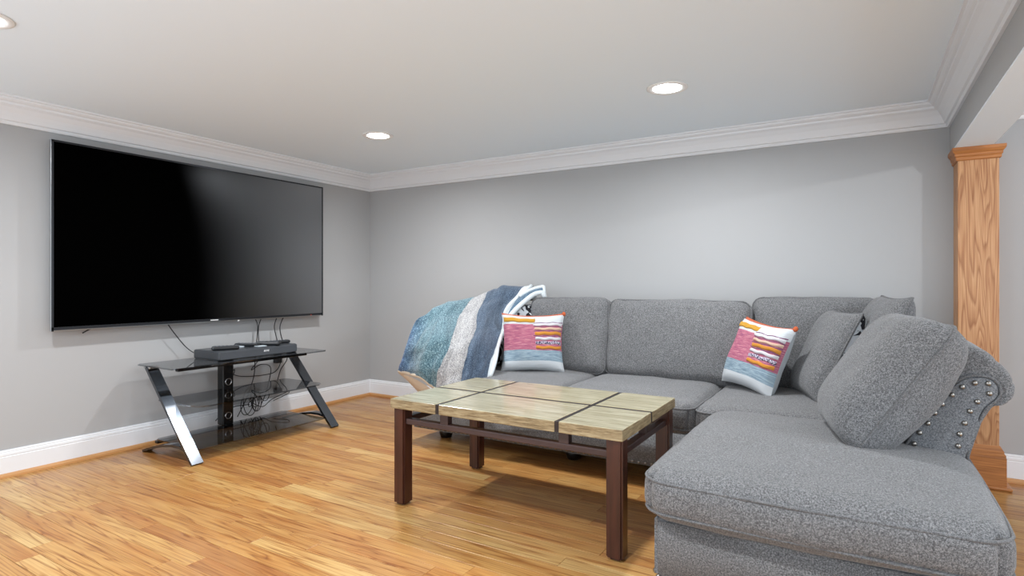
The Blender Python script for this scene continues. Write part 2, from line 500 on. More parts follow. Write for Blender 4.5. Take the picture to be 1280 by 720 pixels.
# floor and its planks (boards run along X)
YFL = -0.1
floor = struct(MB().box(XL, XE, YFL, YB, -0.06, -0.012).build('floor', M['gap']))
PW = 0.0755
def view_size(x0, x1, y):
    best = 0
    for k in range(7):
        x = x0 + (x1 - x0) * k / 6
        d = x * -0.5165 + y * 0.8563
        if d < 0.3: continue
        px = 640 + 723 * (x * 0.8563 + y * 0.5165) / d; py = 354 + 723 / d
        if -30 < px < 1310 and py < 750: best = max(best, 1 / (d * d))
    return best * (x1 - x0)
def plank_geo(mb, x0, x1, y0, y1, tone):
    g = 0.0005; c = 0.0007
    x0 += g; x1 -= g; y0 += g; y1 -= g
    dz = random.uniform(-0.0004, 0)
    vs = [(x0, y0, -0.012), (x1, y0, -0.012), (x1, y1, -0.012), (x0, y1, -0.012),
          (x0, y0, dz - c), (x1, y0, dz - c), (x1, y1, dz - c), (x0, y1, dz - c),
          (x0 + c, y0 + c, dz), (x1 - c, y0 + c, dz), (x1 - c, y1 - c, dz), (x0 + c, y1 - c, dz)]
    fs = [(3, 2, 1, 0), (8, 9, 10, 11)]
    for a in range(4):
        b = (a + 1) % 4
        fs += [(a, b, 4 + b, 4 + a), (4 + a, 4 + b, 8 + b, 8 + a)]
    mb.add(vs, fs)
    mb.tone = (mb.tone or []) + [tone] * 12
boards = []
y = YB
rng = random.Random(21)
while y > YFL + 0.002:
    y0 = max(y - PW, YFL); x = XL - rng.uniform(0.0, 0.9)
    while x < XE:
        L = rng.choice((0.5, 0.7, 0.95, 1.2, 1.5, 1.8)) * rng.uniform(0.9, 1.1)
        xa, xb = max(x, XL), min(x + L, XE)
        if xb - xa > 0.03:
            t = rng.random()
            t = 0.22 + 0.5 * t if rng.random() < 0.8 else (rng.uniform(0.78, 1.0) if rng.random() < 0.55 else rng.uniform(0.0, 0.16))
            boards.append((xa, xb, y0, y, (t, rng.random(), rng.random())))
        x += L
    y -= PW
boards.sort(key=lambda b: -view_size(b[0], b[1], (b[2] + b[3]) / 2))
rest = MB()
for i, b in enumerate(boards):
    if i < 290 and view_size(b[0], b[1], b[2]) > 0:
        mb = MB(); plank_geo(mb, *b); mb.build('plank', M['floor'], floor)
    else: plank_geo(rest, *b)
r = rest.build('planks', M['floor'], floor); r['kind'] = 'stuff'

# column under the beam
c = thing('wooden_column', 'square oak column with moulded cap and base under the ceiling beam', 'column', (0.497, 3.72, 0))
MB().box(0.416, 0.578, 3.64, YB, 0.19, 1.64, 0.003).build('shaft', M['oak'], c)
def ring(mb, prof):
    """stacked collar profile (protrusion, z) around the shaft, open at the wall"""
    n = len(prof)
    cs = []
    for p, z in prof:
        cs.append([(0.416 - p, YB - 0.001, z), (0.416 - p, 3.64 - p, z), (0.578 + p, 3.64 - p, z), (0.578 + p, YB - 0.001, z)])
    vs = [q for c4 in cs for q in c4]; fs = []
    for i in range(n - 1):
        for k in range(4):
            l = (k + 1) % 4
            fs.append((i * 4 + k, i * 4 + l, i * 4 + 4 + l, i * 4 + 4 + k))
    fs += [(3, 2, 1, 0), tuple(range((n - 1) * 4, n * 4))]
    return mb.add(vs, fs)
ring(MB(), [(0.004, 1.612), (0.008, 1.616), (0.008, 1.628), (0.013, 1.634), (0.013, 1.645), (0.021, 1.655), (0.024, 1.662), (0.024, 1.676)]).build('cap_moulding', M['oak_trim'], c)
ring(MB(), [(0.024, 0.0), (0.024, 0.152), (0.022, 0.156), (0.022, 0.166), (0.016, 0.174), (0.016, 0.182), (0.006, 0.2), (0.003, 0.206)]).build('base_moulding', M['oak_trim'], c)
MB().box(0.372, 0.622, 3.596, YB - 0.001, 0, 0.016, 0.006).build('shoe_moulding', M['oak_trim'], c)

# ------------------------------------------------------------------ recessed lights
def ceiling_light(x, y, label, power=1.0):
    t = thing('ceiling_light', label, 'light', (x, y, H), 'recessed ceiling lights')
    MB().lathe([(0.068, H - 0.001), (0.098, H - 0.001), (0.098, H - 0.004), (0.092, H - 0.007), (0.072, H - 0.006), (0.068, H - 0.003)], (x, y, 0), seg=32).build('trim_ring', M['ring'], t)
    MB().lathe([(0.066, H - 0.001), (0.068, H - 0.004), (0.05, H - 0.008), (0.02, H - 0.010)], (x, y, 0), seg=32).build('lens', M['lens'], t)
    ld = bpy.data.lights.new('lamp', 'AREA'); ld.shape = 'DISK'; ld.size = 0.085 * S
    ld.energy = LAMP_W * power; ld.spread = math.radians(165); ld.color = (0.93, 0.965, 1.0)
    lo = bpy.data.objects.new('lamp', ld); COL.objects.link(lo); lo.parent = t
    lo.location = (0, 0, -0.0125 * S)
    return t
ceiling_light(-2.67, 2.75, 'lit recessed ceiling light closest to the back left corner')
ceiling_light(-0.81, 2.81, 'lit recessed ceiling light over the middle of the sofa')
ceiling_light(-2.698, 0.787, 'recessed ceiling light cut by the top left of the photo')
ceiling_light(-0.81, 0.82, 'recessed ceiling light above the near side of the coffee table')
# small bare-bulb ceiling fitting in the adjoining space past the beam
t = thing('bulb_holder', 'bare bulb ceiling fitting past the beam in the adjoining space', 'light', (2.25, 1.52, H))
MB().lathe([(0.06, H - 0.001), (0.06, H - 0.012), (0.02, H - 0.02)], (2.25, 1.52, 0), seg=24).build('canopy', M['ring'], t)
ld = bpy.data.lights.new('bulb', 'POINT'); ld.energy = 75; ld.shadow_soft_size = 0.03; ld.color = (0.95, 0.975, 1.0)
lo = bpy.data.objects.new('bulb', ld); COL.objects.link(lo); lo.parent = t; lo.location = (0, 0, -0.055 * S)

# ------------------------------------------------------------------ television
t = thing('television', 'large black flat screen television mounted on left wall', 'television', (-3.74, 2.284, 0.741))
TY0, TY1, TZ0, TZ1 = 1.372, 3.196, 0.741, 1.772
MB().box(-3.722, -3.703, TY0, TY1, TZ0, TZ1, 0.003).build('frame', M['silver'], t)
mb = MB()
for a in ((TY0 + .002, TY1 - .002, TZ1 - 0.012, TZ1 - .002), (TY0 + .002, TY1 - .002, TZ0 + .006, TZ0 + 0.022), (TY0 + .002, TY0 + 0.012, TZ0, TZ1 - .002), (TY1 - 0.012, TY1 - .002, TZ0, TZ1 - .002)):
    mb.box(-3.7035, -3.699, *a)
mb.build('bezel', M['bezel'], t)
MB().box(-3.7045, -3.7008, TY0 + 0.01, TY1 - 0.01, TZ0 + 0.02, TZ1 - 0.01).build('screen', M['screen'], t)
MB().box(-3.784, -3.722, TY0 + 0.25, TY1 - 0.25, TZ0 + 0.12, TZ1 - 0.25, 0.01).build('housing', M['black_plastic'], t)
MB().box(-3.699, -3.698, 2.255, 2.31, TZ0 + 0.010, TZ0 + 0.016).build('maker_mark', M['white_mark'], t)
MB().box(-3.7, -3.696, 2.45, 2.462, TZ0 - 0.004, TZ0 + 0.004).build('sensor', M['white_mark'], t)
MB().box(-3.699, -3.698, 3.07, 3.08, TZ0 + 0.007, TZ0 + 0.013).build('standby_light', M['red_led'], t)
MB().tube([(-3.706, 1.56, TZ0 + 0.004), (-3.73, 1.53, TZ0 - 0.02)], 0.004).build('cable_hook', M['black_plastic'], t)

# ------------------------------------------------------------------ television stand
st = thing('media_stand', 'gunmetal television stand with three smoked glass shelves', 'television stand', (-3.4, 2.315, 0))
def strip(path, y0, y1, th):
    """flat bar following (x, z) path, width y0..y1"""
    n = len(path); up = []; lo = []
    for i, (x, z) in enumerate(path):
        a = path[max(i - 1, 0)]; b = path[min(i + 1, n - 1)]
        dx, dz = b[0] - a[0], b[1] - a[1]; l = math.hypot(dx, dz)
        nx, nz = -dz / l * th / 2, dx / l * th / 2
        up.append((x + nx, z + nz)); lo.append((x - nx, max(z - nz, 0.0)))
    mb = MB()
    pts = up + lo[::-1]
    for i in range(n - 1):
        q = [up[i], up[i + 1], lo[i + 1], lo[i]]
        vs = [(p[0], y, p[1]) for y in (y0, y1) for p in q]
        fs = [(0, 1, 5, 4), (2, 3, 7, 6)]
        fs += [(0, 4, 7, 3)] if i == 0 else []
        fs += [(1, 2, 6, 5)] if i == n - 2 else []
        fs += [(3, 2, 1, 0), (4, 5, 6, 7)]
        mb.add(vs, fs)
    return mb
for y0 in (1.797, 2.767):
    leg = strip([(-3.60, 0.505), (-3.50, 0.40), (-3.385, 0.278), (-3.27, 0.155), (-3.19, 0.07), (-3.125, 0.003)], y0, y0 + 0.065, 0.018).build('leg', M['gunmetal'], st)
    pth = [(-3.20, 0.072), (-3.26, 0.082), (-3.34, 0.08), (-3.43, 0.066), (-3.52, 0.046), (-3.60, 0.022), (-3.648, 0.006)]
    strip(pth, y0 + 0.006, y0 + 0.059, 0.014).build('foot', M['gunmetal'], leg)
    MB().box(-3.63, -3.56, y0 + 0.004, y0 + 0.061, 0.497, 0.509, 0.003).build('bracket', M['chrome'], leg)
def glass_shelf(pts, z0, z1):
    bm = bmesh.new()
    vs = [bm.verts.new((x, y, z0)) for x, y in pts]
    f = bm.faces.new(vs)
    r = bmesh.ops.extrude_face_region(bm, geom=[f])
    for v in r['geom']:
        if isinstance(v, bmesh.types.BMVert): v.co.z = z1
    bmesh.ops.bevel(bm, geom=[e for e in bm.edges if abs(e.verts[0].co.z - e.verts[1].co.z) > 1e-5], offset=0.015, segments=3, affect='EDGES')
    return MB().from_bm(bm)
glass_shelf([(-3.705, 1.80), (-3.30, 1.795), (-3.29, 2.3), (-3.30, 2.885), (-3.705, 2.885)], 0.509, 0.517).build('shelf', M['glass'], st)
glass_shelf([(-3.60, 1.864), (-3.23, 1.864), (-3.175, 1.91), (-3.175, 2.70), (-3.22, 2.765), (-3.60, 2.765)], 0.298, 0.306).build('shelf', M['glass'], st)
glass_shelf([(-3.62, 1.864), (-3.175, 1.864), (-3.17, 2.3), (-3.175, 2.765), (-3.62, 2.765)], 0.060, 0.068).build('shelf', M['glass'], st)
sp = MB().box(-3.635, -3.572, 2.262, 2.338, 0.068, 0.509, 0.006).build('spine', M['spine'], st)
for z in (0.35, 0.128):
    MB().tube([(-3.571, 2.3 + 0.021 * math.cos(a * math.pi / 12), z + 0.021 * math.sin(a * math.pi / 12)) for a in range(24)], 0.0032, 6, closed=True).build('cable_ring', M['chrome'], sp)
MB().box(-3.40, -3.37, 1.86, 2.767, 0.488, 0.507, 0.003).build('crossbar', M['spine'], st)
MB().box(-3.62, -3.59, 1.86, 2.767, 0.042, 0.059, 0.003).build('crossbar', M['spine'], st)

# sound base
sb = thing('sound_base', 'wide dark grey sound base on top shelf of television stand', 'speaker', (-3.53, 2.41, 0.517))
MB().box(-3.665, -3.392, 2.118, 2.705, 0.5175, 0.5765, 0.012).build('body', M['speaker_top'], sb)
MB().box(-3.3935, -3.3885, 2.13, 2.693, 0.523, 0.570, 0.002).build('grille', M['grille'], sb)
tc = bpy.data.curves.new('maker_name', 'FONT'); tc.body = 'BOSE'; tc.size = 0.016 * S; tc.shear = 0.25; tc.extrude = 0.0006 * S
tc.align_x = 'CENTER'; tc.align_y = 'CENTER'; tc.space_character = 1.1; tc.offset = 0.0004
to = bpy.data.objects.new('maker_name', tc); COL.objects.link(to)
bpy.context.view_layer.update()
me = bpy.data.meshes.new_from_object(to.evaluated_get(bpy.context.evaluated_depsgraph_get()))
bpy.data.objects.remove(to); me.materials.clear(); me.materials.append(M['white_mark'])
lo = bpy.data.objects.new('maker_name', me); COL.objects.link(lo); lo.parent = sb
lo.location = (Vector((-3.3875, 2.452, 0.551)) - Vector((-3.53, 2.41, 0.517))) * S
lo.rotation_euler = (math.pi / 2, 0, math.pi / 2)

def remote(label, loc, rz, L, W, T=0.016, body='remote', btn='button'):
    o = thing('remote_control', label, 'remote control', loc, 'remotes on the sound base', (0, 0, rz))
    MB().box(-L / 2, L / 2, -W / 2, W / 2, 0.0, T, T * 0.4).build('body', M[body], o, local=True)
    mb = MB()
    for i in range(5):
        for j in range(3):
            x = -L * 0.36 + i * L * 0.14; yy = (j - 1) * W * 0.26
            mb.box(x - L * 0.035, x + L * 0.035, yy - W * 0.08, yy + W * 0.08, T - 0.001, T + 0.0015)
    mb.box(L * 0.3, L * 0.42, -W * 0.25, W * 0.25, T - 0.001, T + 0.002)
    mb.build('buttons', M[btn], o, local=True)
    return o
ZT = 0.5768
remote('thick black remote at the left end of the sound base', (-3.455, 2.205, ZT), math.radians(62), 0.16, 0.046, 0.026)
remote('slim dark remote lying slantwise left of centre on sound base', (-3.52, 2.40, ZT), math.radians(30), 0.16, 0.04, 0.022)
remote('chunky black remote right of centre on the sound base', (-3.455, 2.515, ZT), math.radians(38), 0.16, 0.05, 0.028)
remote('long thin black remote along the right end of sound base', (-3.50, 2.635, ZT), math.radians(78), 0.15, 0.04, 0.022)
o = MB().box(-3.60, -3.49, 2.262, 2.36, ZT, ZT + 0.008, 0.002).build('media_player', M['pale'], loc=(-3.5, 2.29, ZT))
tag(o, 'small pale flat gadget beside the leftmost remote on sound base', 'gadget')
o = MB().box(-3.46, -3.415, 2.41, 2.475, ZT, ZT + 0.006, 0.002).build('pale_card', M['pale'], loc=(-3.45, 2.445, ZT))
tag(o, 'small pale card near the middle front of sound base', 'card')

# cables
def cable(pts, label, r=0.0032, n=8, group=None):
    o = MB().tube(catmull(pts, n), r, 6).build('cable', M['cable'], loc=pts[0])
    tag(o, label, 'cable', group); return o
XC = -3.735
cable([(XC, 1.98, 0.77), (XC, 2.04, 0.68), (XC, 2.115, 0.585), (-3.70, 2.16, 0.54), (-3.70, 2.2, 0.528)], 'black cable slanting from television down behind the sound base')
cable([(XC, 2.60, 0.76), (XC, 2.63, 0.70), (XC, 2.625, 0.6), (XC, 2.61, 0.45), (XC, 2.6, 0.33), (XC, 2.55, 0.2), (XC, 2.5, 0.11), (-3.7, 2.45, 0.075)], 'leftmost black cable hanging straight from television behind stand')
cable([(XC, 2.67, 0.76), (XC, 2.64, 0.69), (XC, 2.64, 0.58), (XC, 2.655, 0.47), (XC, 2.58, 0.38), (XC, 2.66, 0.41), (XC, 2.74, 0.37), (XC, 2.7, 0.2), (XC, 2.66, 0.12)], 'black cable beside the leftmost one, kinked above the middle shelf')
cable([(XC, 2.80, 0.76), (XC, 2.77, 0.68), (XC, 2.79, 0.59), (XC, 2.81, 0.52), (XC, 2.83, 0.44), (XC, 2.80, 0.36), (XC, 2.72, 0.33), (XC, 2.5, 0.345), (XC, 2.38, 0.40)], 'black cable bowed out below television and running left to column')
cable([(XC, 2.86, 0.76), (XC, 2.82, 0.68), (XC, 2.83, 0.6), (XC, 2.87, 0.5), (XC, 2.88, 0.42), (XC, 2.82, 0.34), (XC, 2.78, 0.2)], 'rightmost black cable hanging from the television', 0.0036)
pts = []
for k in range(76):
    a = k * 0.62
    r1 = 0.052 + 0.022 * math.sin(k * 0.31)
    cy = 2.575 + 0.035 * math.sin(k * 0.17); cz = 0.155 + 0.018 * math.sin(k * 0.23)
    if 44 <= k < 56: r1, cy, cz = 0.032, 2.665, 0.19
    pts.append((XC + 0.03 + 0.02 * math.sin(k * 0.4), cy + r1 * 0.75 * math.cos(a), cz + r1 * 1.3 * math.sin(a)))
pts += [(XC + 0.04, 2.64, 0.11), (XC + 0.04, 2.72, 0.15), (XC + 0.04, 2.86, 0.185), (XC + 0.03, 2.86, 0.165), (XC + 0.03, 2.74, 0.135)]
cable(pts, 'tangled black cable coiled in loops above the bottom shelf', 0.0027, 5)
cable([(XC + .02, 2.3, 0.075), (XC + .02, 2.36, 0.12), (XC + .02, 2.44, 0.145), (XC + .02, 2.55, 0.14)], 'thin black cable running left from the coil at the bottom shelf')
cable([(XC, 2.345, 0.36), (XC, 2.39, 0.41), (XC, 2.435, 0.425), (XC, 2.43, 0.40), (XC, 2.37, 0.36), (XC, 2.42, 0.375), (XC, 2.45, 0.40), (XC, 2.44, 0.36), (XC, 2.40, 0.335), (XC, 2.36, 0.355)], 'small black cable loop tied beside the stand spine')
o = thing('power_adapter', 'black plug adapter hanging behind the stand above the middle shelf', 'plug', (-3.76, 2.82, 0.42))
MB().box(-3.784, -3.735, 2.795, 2.84, 0.40, 0.435, 0.005).build('plug', M['black_plastic'], o)
MB().box(-3.784, -3.74, 2.80, 2.835, 0.435, 0.463, 0.004).build('socket', M['bezel'], o)

# ------------------------------------------------------------------ coffee table
ct = thing('coffee_table', 'coffee table with six polished travertine slabs on dark red wood legs', 'table', (-1.27, 2.29, 0))
TX0, TX1, TY0, TY1, ZB, ZTOP = -1.82, -0.722, 1.952, 2.632, 0.437, 0.480
gx = (-1.554, -0.983); gy = 2.292; gw = 0.009
xs = [(TX0, gx[0] - gw), (gx[0] + gw, gx[1] - gw), (gx[1] + gw, TX1)]
gv = 0.012
ys = [(TY0, gy - gv), (gy + gv, TY1)]
for xa, xb in xs:
    for ya, yb in ys:
        sl = MB().box(xa, xb, ya, yb, ZB, ZTOP, 0.0035).build('stone_slab', M['stone'], ct)
        sl.data.materials.append(M['stone_edge'])
        for f in sl.data.polygons: f.material_index = 1 if abs(f.normal.z) < 0.5 else 0
for g in gx: MB().box(g - gw, g + gw, TY0 + 0.003, TY1 - 0.003, ZB + 0.002, ZTOP - 0.0015).build('inlay_strip', M['bronze'], ct)
for xa, xb in xs: MB().box(xa + 0.003, xb - 0.003, gy - gv, gy + gv, ZB + 0.002, ZTOP - 0.0015).build('inlay_strip', M['bronze'], ct)
LW = 0.063
for lx in (TX0 + 0.006, TX1 - 0.006 - LW):
    for ly in (TY0 + 0.014, TY1 - 0.014 - LW):
        bm = bmesh.new(); bmesh.ops.create_cube(bm, size=1)
        for v in bm.verts:
            tz = v.co.z > 0
            k = 1.0
            v.co = Vector((lx + LW / 2 + v.co.x * LW * k, ly + LW / 2 + v.co.y * LW * k, ZB if tz else 0.004))
        bmesh.ops.bevel(bm, geom=[e for e in bm.edges if abs(e.verts[0].co.z - e.verts[1].co.z) > 0.1], offset=0.007, segments=2, affect='EDGES')
        bot = [e for e in bm.edges if e.verts[0].co.z < 0.01 and e.verts[1].co.z < 0.01 and len(e.link_faces) == 2]
        bmesh.ops.bevel(bm, geom=bot, offset=0.008, segments=2, affect='EDGES')
        lg = MB().from_bm(bm).build('leg', M['mahogany'], ct)
        MB().lathe([(0.012, 0.0), (0.014, 0.002), (0.012, 0.006)], (lx + LW / 2, ly + LW / 2, 0), seg=12).build('glide', M['felt'], lg)
for ya in (TY0 + 0.028, TY1 - 0.028 - 0.034):
    MB().box(TX0 + 0.06, TX1 - 0.06, ya, ya + 0.034, 0.366, 0.392, 0.004).build('rail', M['rail'], ct)
    for g in gx:
        MB().box(g - 0.005, g + 0.037, ya + 0.001, ya + 0.033, 0.391, ZB + 0.001, 0.002).build('spacer', M['rail'], ct)
for xa in (TX0 + 0.02, TX1 - 0.02 - 0.034):
    MB().box(xa, xa + 0.034, TY0 + 0.07, TY1 - 0.07, 0.366, 0.392, 0.004).build('rail', M['rail'], ct)
    MB().box(xa + 0.004, xa + 0.030, gy - 0.02, gy + 0.02, 0.391, ZB + 0.001, 0.002).build('spacer', M['rail'], ct)

# ------------------------------------------------------------------ sofa
def plan_round(q, hx, hy, R):
    """square corners of an outline drawn in to a radius R"""
    dx, dy = abs(q.x) - (hx - R), abs(q.y) - (hy - R)
    if dx > 0 and dy > 0:
        k = max(dx, dy) / math.hypot(dx, dy)
        q = Vector((math.copysign(hx - R + dx * k, q.x), math.copysign(hy - R + dy * k, q.y), q.z))
    return q
def cushion_bm(hx, hy, hz, r, bulge=(0.02, 0.02, 0.03), cuts=22, wob=0.006, seed=0, R=0.0):
    bm = bmesh.new()
    bmesh.ops.create_cube(bm, size=2)
    bmesh.ops.subdivide_edges(bm, edges=bm.edges[:], cuts=cuts, use_grid_fill=True)
    h = Vector((hx, hy, hz))
    for v in bm.verts:
        t = Vector((math.sin(v.co.x * math.pi / 2), math.sin(v.co.y * math.pi / 2), math.sin(v.co.z * math.pi / 2)))
        p = Vector((t.x * hx, t.y * hy, t.z * hz))
        inner = Vector([max(-(h[a] - r), min(h[a] - r, p[a])) for a in range(3)])
        d = p - inner
        if d.length > 1e-7: p = inner + d.normalized() * r
        q = p.copy()
        for a in range(3):
            b, c_ = [k for k in range(3) if k != a]
            w = max(0, 1 - (p[b] / h[b]) ** 2) * max(0, 1 - (p[c_] / h[c_]) ** 2)
            q[a] += bulge[a] * (p[a] / h[a]) * math.sqrt(w)
        if R > 0: q = plan_round(q, hx, hy, R)
        nv = Vector((seed * 3.1, seed * 1.7, 0))
        n1 = noise.noise_vector(q * 6 + nv); n2 = noise.noise_vector(q * 16 + nv)
        v.co = q + n1 * wob + n2 * wob * 0.35
    return bm
def piping_loop(hx, hy, z, r, off, n=10, wob=0.002, seed=0, bulge=(0, 0), zf=0):
    pts = []
    for (sx, sy, a0) in ((1, 1, 0), (-1, 1, 90), (-1, -1, 180), (1, -1, 270)):
        for k in range(n + 1):
            a = math.radians(a0 + 90 * k / n)
            pts.append(Vector((sx * (hx - r) + (r + off) * math.cos(a), sy * (hy - r) + (r + off) * math.sin(a), z)))
    dense = []
    for i in range(len(pts)):
        a, b = pts[i], pts[(i + 1) % len(pts)]
        m = max(1, int((b - a).length / 0.03))
        for k in range(m): dense.append(a.lerp(b, k / m))
    out = []
    for p in dense:
        q = p.copy()
        q.x += bulge[0] * zf * (p.x / hx) * math.sqrt(max(0, 1 - (p.y / hy) ** 2))
        q.y += bulge[1] * zf * (p.y / hy) * math.sqrt(max(0, 1 - (p.x / hx) ** 2))
        out.append(q + noise.noise_vector(p * 7 + Vector((seed, 0, 0))) * wob)
    return out

so = thing('sectional_sofa', 'grey tweed sectional sofa with right chaise and nailhead trimmed arm', 'sofa', (-0.9, 3.2, 0))
def seat(x0, x1, y0, y1, z0, z1, seed, r=0.045, crown=0.024, R=0.06, side=0.012):
    cx, cy, cz = (x0 + x1) / 2, (y0 + y1) / 2, (z0 + z1) / 2
    hx, hy, hz = (x1 - x0) / 2, (y1 - y0) / 2, (z1 - z0) / 2
    mt = Matrix.Translation((cx, cy, cz))
    o = MB().from_bm(cushion_bm(hx, hy, hz, r, (side * .6, side, crown), 30, 0.006, seed, R), True, mt).build('seat_cushion', M['sofa'], so)
    if True:
        for zz in (hz - r * 0.45, -hz + r * 0.45):
            lp = [mt @ p for p in piping_loop(hx, hy, zz, R, -r * 0.165 + 0.003, seed=seed, bulge=(side * .6, side), zf=math.sqrt(1 - (zz / hz) ** 2))]
            MB().tube(lp, 0.0045, 6, closed=True).build('piping', M['piping'], o)
    return o
seat(-2.185, -1.428, 2.785, 3.62, 0.275, 0.418, 1)
seat(-1.424, -0.682, 2.785, 3.62, 0.275, 0.418, 2)
seat(-0.678, 0.14, 2.785, 3.62, 0.275, 0.412, 3)
seat(-0.588, 0.316, 1.73, 2.775, 0.275, 0.420, 4, 0.056, 0.03, 0.09, 0.02)
# upholstered bases
def base(pts, z0, z1):
    bm = bmesh.new()
    f = bm.faces.new([bm.verts.new((x, y, z0)) for x, y in pts])
    r = bmesh.ops.extrude_face_region(bm, geom=[f])
    for v in r['geom']:
        if isinstance(v, bmesh.types.BMVert): v.co.z = z1
    bmesh.ops.bevel(bm, geom=bm.edges[:], offset=0.014, segments=3, affect='EDGES')
    return MB().from_bm(bm, True)
base([(-2.46, 2.83), (-0.552, 2.83), (-0.552, 1.762), (0.297, 1.762), (0.297, 3.74), (-2.46, 3.74)], 0.082, 0.28).build('base', M['sofa'], so)
nail_me = None
def nail(loc, axis, parent):
    """dome-headed nail; all share one mesh"""
    global nail_me
    if nail_me is None:
        nail_me = MB().lathe([(0.0088, 0.0), (0.0088, 0.0016), (0.0074, 0.0046), (0.0045, 0.0066), (0.001, 0.0074)], (0, 0, 0), seg=12).mesh('nailhead')
        nail_me.materials.append(M['nail'])
    o = bpy.data.objects.new('nailhead', nail_me); COL.objects.link(o); o.parent = parent
    o.location = (Vector(loc) - world_origin(parent)) * S
    o.rotation_euler = {'-y': (math.pi / 2, 0, 0), '-x': (0, -math.pi / 2, 0)}[axis]
base_o = [c for c in kids(so) if c.name.startswith('base')][0]
for k in range(56): nail((-2.40 + k * 0.0335, 2.8305, 0.098), '-y', base_o)
for k in range(25): nail((-0.535 + k * 0.0335, 1.7625, 0.094), '-y', base_o)
for k in range(31): nail((-0.5525, 1.79 + k * 0.0335, 0.098), '-x', base_o)
# feet
for x, y in ((-2.31, 3.0), (-1.4, 3.0), (-0.40, 1.9), (0.2, 1.9), (0.2, 3.6), (-2.3, 3.6), (-0.66, 2.95)):
    MB().lathe([(0.030, 0.0), (0.036, 0.004), (0.044, 0.03), (0.046, 0.05), (0.040, 0.06), (0.040, 0.086)], (x, y, 0), seg=20).build('foot', M['dark_foot'], so)

# scroll arm: profile in (x, z) on the right, extruded along y
arm_prof = [(0.10, 0.27), (0.112, 0.40), (0.15, 0.50), (0.20, 0.60), (0.232, 0.68), (0.25, 0.74), (0.277, 0.778), (0.316, 0.79), (0.355, 0.776), (0.392, 0.738), (0.418, 0.70), (0.428, 0.662), (0.42, 0.626), (0.398, 0.606), (0.372, 0.598), (0.352, 0.565), (0.331, 0.52), (0.315, 0.47), (0.303, 0.42), (0.297, 0.27)]
panel_prof = [(0.112, 0.28), (0.124, 0.41), (0.16, 0.497), (0.198, 0.572), (0.235, 0.632), (0.266, 0.668), (0.297, 0.690), (0.335, 0.697), (0.366, 0.690), (0.384, 0.668), (0.386, 0.642), (0.376, 0.620), (0.356, 0.598), (0.341, 0.57), (0.327, 0.52), (0.312, 0.465), (0.301, 0.41), (0.295, 0.28)]
def smooth2(pts, n=4):
    q = [Vector((p[0], p[1], 0)) for p in pts]
    return [(v.x, v.y) for v in catmull(q, n)]
def arm(mx, y0, y1, name, kz=1.0):
    pf = [(mx(x), z * kz) for x, z in smooth2(arm_prof)]
    n = len(pf); cxm = sum(p[0] for p in pf) / n; czm = sum(p[1] for p in pf) / n
    rows = [(y0 + 0.012, 0.955), (y0 + 0.004, 0.975), (y0, 0.992)]
    k = 0
    yy = y0 + 0.02
    rows = [(y0 + 0.002, 0.80), (y0, 0.88), (y0 + 0.002, 0.93), (y0 + 0.009, 0.965), (y0 + 0.02, 0.99)]
    m = 30
    rows += [(y0 + 0.035 + (y1 - y0 - 0.055) * i / m, 1.0) for i in range(m + 1)] + [(y1, 0.97)]
    vs = []
    for y, s in rows:
        for i, (x, z) in enumerate(pf):
            p = Vector((cxm + (x - cxm) * s, y, czm + (z - czm) * s))
            pl = 0.0
            if z > 0.6 and y < y0 + 0.16:        # gathered pleats round the roll
                pl = -0.004 * max(0, 1 - (y - y0) / 0.16) * max(0, math.cos(i * 2 * math.pi / 7)) ** 6
            d = Vector((p.x - cxm, 0, p.z - czm)).normalized()
            p += d * pl + noise.noise_vector(p * 7) * 0.003
            vs.append(p)
    fs = [(r * n + i, r * n + (i + 1) % n, (r + 1) * n + (i + 1) % n, (r + 1) * n + i) for r in range(len(rows) - 1) for i in range(n)]
    fs += [tuple(range(n))[::-1], tuple(range((len(rows) - 1) * n, len(rows) * n))]
    o = MB().add(vs, fs, True).build(name, M['sofa'], so)
    pp = [(mx(x), z * kz) for x, z in smooth2(panel_prof, 3)]
    bm = bmesh.new()
    f = bm.faces.new([bm.verts.new((x, y0 + 0.03, z)) for x, z in pp])
    r = bmesh.ops.extrude_face_region(bm, geom=[f])
    fr = [v for v in r['geom'] if isinstance(v, bmesh.types.BMVert)]
    for v in fr: v.co.y = y0 - 0.012
    ed = [e for e in bm.edges if e.verts[0] in fr and e.verts[1] in fr]
    bmesh.ops.bevel(bm, geom=ed, offset=0.008, segments=3, affect='EDGES')
    pn = MB().from_bm(bm, False).build('arm_panel', M['panel'], so)
    MB().tube([(x, y0 - 0.006, z) for x, z in pp], 0.0045, 6).build('piping', M['piping'], pn)
    return pn
pn = arm(lambda x: x, 2.42, 3.74, 'right_arm')
for x, z in ((0.139, 0.42), (0.156, 0.45), (0.171, 0.49), (0.194, 0.525), (0.213, 0.562), (0.233, 0.594), (0.26, 0.628), (0.287, 0.657), (0.32, 0.673), (0.354, 0.674), (0.357, 0.642), (0.326, 0.612), (0.307, 0.579), (0.293, 0.538), (0.28, 0.5), (0.276, 0.46), (0.27, 0.422)):
    nail((x, 2.4075, z), '-y', pn)
arm(lambda x: -2.02 - x, 2.97, 3.74, 'left_arm', 0.93)
